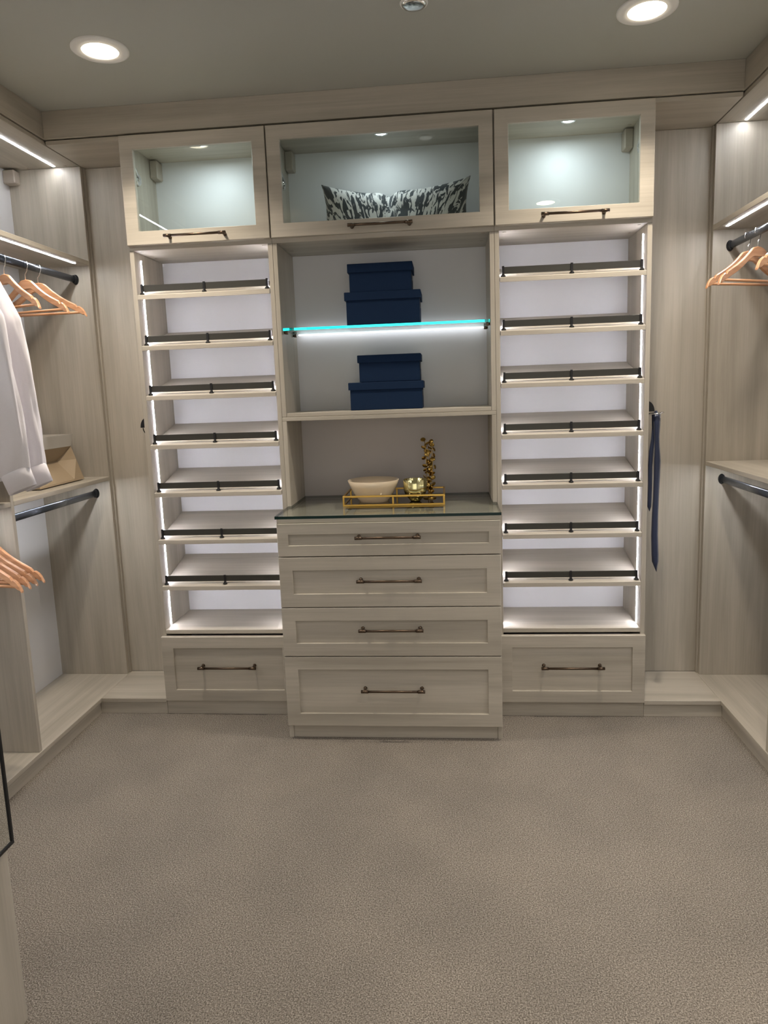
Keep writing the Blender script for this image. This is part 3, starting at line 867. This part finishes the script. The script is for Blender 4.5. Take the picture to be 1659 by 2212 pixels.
# ------------------------------------------------------------------ shirts
def shirt(y0, deg, label, seed):
    ox, oy, oz = RX_L, y0, RT
    t = thing('shirt', label, 'shirt', (0, 0, 0), 'white shirts on the upper left rod')
    rn = random.Random(seed)
    NX = 30
    def fold(u, v):
        return 0.010 * noise.noise((u * 6 + seed, v * 1.2, seed)) * min(1, v * 3)
    # body: front and back skins
    m = MB()
    for sg in (-1, 1):
        rows = []
        for j in range(25):
            v = j / 24
            r = []
            for i in range(NX + 1):
                u = -1 + 2 * i / NX
                shoulder = -0.078 - 0.106 * abs(u) ** 1.25
                x = 0.176 * u * (1 + 0.18 * v)
                hem = -0.835 - 0.03 * (1 - abs(u) ** 2)
                z = shoulder + (hem - shoulder) * v
                th = (0.022 + 0.008 * min(1, v * 2.2)) * max(0.0, 1 - abs(u) ** 3) ** 0.5
                y = sg * th - 0.018 * u * u * (1 - v) + fold(u, v) + 0.006 * math.sin(u * 13 + seed + sg) * v
                r.append((ox + x, oy + y, oz + z))
            rows.append(r)
        m.grid(rows)
    obj('shirt_body', m, 'shirt', t)
    # sleeves hang from the shoulder points
    for sx in (-1, 1):
        m = MB(); rows = []
        n = 36
        for j in range(41):
            v = j / 40
            zc_ = -0.178 - 0.640 * v
            xc = sx * (0.162 + 0.060 * math.sin(min(1, v * 1.15) * PI / 2) + 0.022 * max(0, v - 0.45) ** 1.5)
            rx = 0.020 + 0.048 * min(1, v * 5) - 0.014 * v
            ry = 0.020 + 0.013 * min(1, v * 5) - 0.009 * v
            r = []
            for k in range(n):
                a = 2 * PI * k / n
                w = 1 + 0.20 * noise.noise((math.cos(a) * 1.7 + seed, math.sin(a) * 1.7 + sx, v * 3.0)) * min(1, v * 4)
                w += 0.07 * math.sin(3 * a + seed + 4 * v) * v + 0.05 * math.sin(5 * a + 9 * v) * min(1, v * 3)
                w += 0.06 * math.sin(26 * v + 2 * a) * max(0, v - 0.7) * 2
                w += 0.16 * noise.noise((math.cos(a) * 3.2 + seed * 2, math.sin(a) * 3.2, v * 5.0)) * min(1, v * 4)
                zz = zc_ + 0.02 * math.cos(a) * sx * (1 - v) * 1.2 + rx * math.cos(a) * sx * 0.36 * v * v
                r.append((ox + xc + rx * w * math.cos(a), oy - 0.014 - 0.004 * v * (1 - v) + ry * w * math.sin(a), oz + zz))
            rows.append(r)
        V = m.grid(rows, closed_u=True)
        m.bm.faces.new(V[0])
        sl = obj('sleeve', m, 'shirt', t)
        m = MB(); rows = []
        for zz, k_ in ((-0.813, 0.98), (-0.817, 1.06), (-0.876, 1.02), (-0.878, 0.94), (-0.825, 0.93)):
            rows.append([(ox + sx * (0.2315 - 0.36 * (zz + 0.815)) + 0.052 * k_ * math.cos(2 * PI * k / n), oy - 0.015 + 0.0265 * k_ * math.sin(2 * PI * k / n), oz + zz + 0.052 * math.cos(2 * PI * k / n) * sx * 0.36) for k in range(n)])
        m.grid(rows, closed_u=True)
        obj('cuff', m, 'shirt', sl)
    m = MB(); rows = []
    for zz, k_ in ((-0.105, 1.1), (-0.060, 0.95), (-0.052, 0.97), (-0.098, 1.16)):
        rows.append([(ox + 0.062 * k_ * math.cos(2 * PI * k / 24), oy + 0.030 * k_ * math.sin(2 * PI * k / 24), oz + zz + 0.006 * math.sin(2 * PI * k / 24)) for k in range(24)])
    m.grid(rows, closed_u=True)
    obj('collar', m, 'shirt', t)
    # turn about the hook
    mat = Matrix.Translation((ox, oy, oz)) @ Matrix.Rotation(math.radians(deg), 4, 'Z') @ Matrix.Translation((-ox, -oy, -oz))
    t.matrix_world = mat
    return t
shirt(-0.562, -5, 'white long-sleeved shirt hanging behind another shirt, upper left rod', 1.3)
shirt(-0.655, -6, 'white long-sleeved shirt hanging in front, cuff over the shelf', 4.1)
for yy, lb in ((-0.562, 'wooden hanger inside the rear white shirt'), (-0.655, 'wooden hanger inside the front white shirt')):
    hanger(RX_L, yy, RT, -5, lb, 'hangers inside the white shirts').scale = (0.80, 1, 1)

# ------------------------------------------------------------------ tan bag on the middle shelf
def bag():
    zb = 1.0882
    t = thing('tan_bag', 'tan folded bag with a pale rim band, on the left middle shelf', 'bag', (-1.60, -0.02, zb))
    ya, yb = -0.200, 0.165
    xf, xr = -1.462, -1.715
    def ring(fi, ei, z):
        return [(xf - fi, ya + ei, zb + z), (xf - fi, yb - ei, zb + z), (xr + fi * 0.5, yb - ei, zb + z), (xr + fi * 0.5, ya + ei, zb + z)]
    def fold_ring(f_mid, f_end, e, z):
        # outline of one height; the front wall folds in between its two upright corners
        g = 0.085
        return [(xf - f_end, ya + e, zb + z), (xf - f_mid, ya + g, zb + z), (xf - f_mid, yb - g, zb + z), (xf - f_end, yb - e, zb + z),
                (xr + f_end * 0.5, yb - e, zb + z), (xr + f_end * 0.5, ya + e, zb + z)]
    m = MB()
    V = m.grid([fold_ring(0.0, 0.0, 0.002, 0.004), fold_ring(0.002, 0.003, 0.003, 0.012), fold_ring(0.082, 0.028, 0.008, 0.098), fold_ring(0.046, 0.046, 0.012, 0.160)], smooth=False, closed_u=True)
    m.bm.faces.new(V[0][::-1])
    obj('bag_body', m, 'bag', t)
    m = MB()
    m.grid([ring(0.046, 0.012, 0.160), ring(0.0445, 0.0105, 0.161), ring(0.036, 0.003, 0.216), ring(0.039, 0.006, 0.216), ring(0.050, 0.016, 0.160)], smooth=False, closed_u=True)
    obj('rim_band', m, 'bagband', t)
    m = MB()
    V = m.grid([ring(0.05, 0.016, 0.165), ring(0.051, 0.017, 0.164)], smooth=False, closed_u=True); m.bm.faces.new(V[-1])
    obj('lining', m, 'bag', t)
bag()

# ------------------------------------------------------------------ tie racks and tie
def tie_rack(s, label):
    xs = X0 if s < 0 else X3
    z = 1.328
    t = thing('tie_rack', label, 'rack', (xs, 0.05, z))
    m = MB()
    q = [(0.0, 0.0)] + [(0.030 * math.cos(a * PI / 16), 0.044 * math.sin(a * PI / 16)) for a in range(9)]
    y0, y1 = 0.028, 0.062
    A = [m.bm.verts.new((xs + s * (0.0005 + p[0]), y0, z + p[1])) for p in q]
    Bv = [m.bm.verts.new((xs + s * (0.0005 + p[0]), y1, z + p[1])) for p in q]
    m.bm.faces.new(A); m.bm.faces.new(Bv[::-1])
    for i in range(len(q)):
        j = (i + 1) % len(q); m.bm.faces.new((A[i], A[j], Bv[j], Bv[i]))
    obj('bracket', m, 'black', t)
    if s < 0:
        pts = [(xs - 0.027 + 0.026 * (1 - math.cos(k * PI / 12)), 0.045, z - 0.002 - 0.030 * math.sin(k * PI / 12)) for k in range(7)]
        obj('wire_loop', MB().tube(pts, 0.0022, 8), 'black', t)
    else:
        for yy in (0.034, 0.056):
            obj('prong', MB().tube([(xs + 0.004, yy, z - 0.010), (xs + 0.056, yy, z - 0.010), (xs + 0.070, yy, z - 0.005)], 0.003, 8), 'chrome', t)
        obj('plate', B(xs + 0.0006, xs + 0.006, 0.028, 0.062, z - 0.016, z - 0.0005, bev=0.001), 'black', t)
    return t
tie_rack(-1, 'small black tie rack on the outer side of the left tower')
tie_rack(1, 'small black tie rack on the right tower, holding a tie')

def necktie():
    t = thing('necktie', 'dark navy necktie hanging from the rack on the right tower', 'tie', (1.10, 0.046, 0.69))
    def blade(name, pts, ycs, th=0.004):
        """pts: (z, xcentre, halfwidth)"""
        m = MB(); rows = []
        for (z, x, hw), yc_ in zip(pts, ycs):
            rows.append([(x - hw, yc_, z), (x - hw * 0.4, yc_ - th, z), (x + hw * 0.4, yc_ - th, z), (x + hw, yc_, z), (x + hw * 0.4, yc_ + th, z), (x - hw * 0.4, yc_ + th, z)])
        V = m.grid(rows, closed_u=True)
        m.bm.faces.new(V[0]); m.bm.faces.new(V[-1][::-1])
        obj(name, m, 'tie', t)
    blade('wide_blade', [(1.322, 1.1240, 0.016), (1.27, 1.1250, 0.014), (1.22, 1.1260, 0.010), (1.18, 1.1270, 0.011), (1.12, 1.1285, 0.0145), (1.05, 1.1275, 0.0135),
                         (0.97, 1.1255, 0.0125), (0.88, 1.1230, 0.0135), (0.80, 1.1225, 0.0145), (0.72, 1.1260, 0.0150), (0.687, 1.1275, 0.0140), (0.642, 1.1330, 0.001)],
          [0.045, 0.044, 0.043, 0.042, 0.041, 0.040, 0.039, 0.038, 0.037, 0.036, 0.036, 0.036])
    blade('narrow_blade', [(1.322, 1.1170, 0.011), (1.26, 1.1160, 0.008), (1.21, 1.1140, 0.009), (1.16, 1.1080, 0.0105), (1.10, 1.1050, 0.010), (1.02, 1.1060, 0.0092), (0.96, 1.1050, 0.0090), (0.922, 1.1045, 0.0082), (0.903, 1.1050, 0.001)],
          [0.057] * 9)
    m = MB()
    obj('fold_over', MB().tube([(1.121, 0.058, 1.318), (1.121, 0.056, 1.3245), (1.121, 0.046, 1.3260), (1.122, 0.045, 1.318)], 0.0060, 8), 'tie', t)
necktie()

for o in list(bpy.data.objects):
    if '_o' in o: del o['_o']
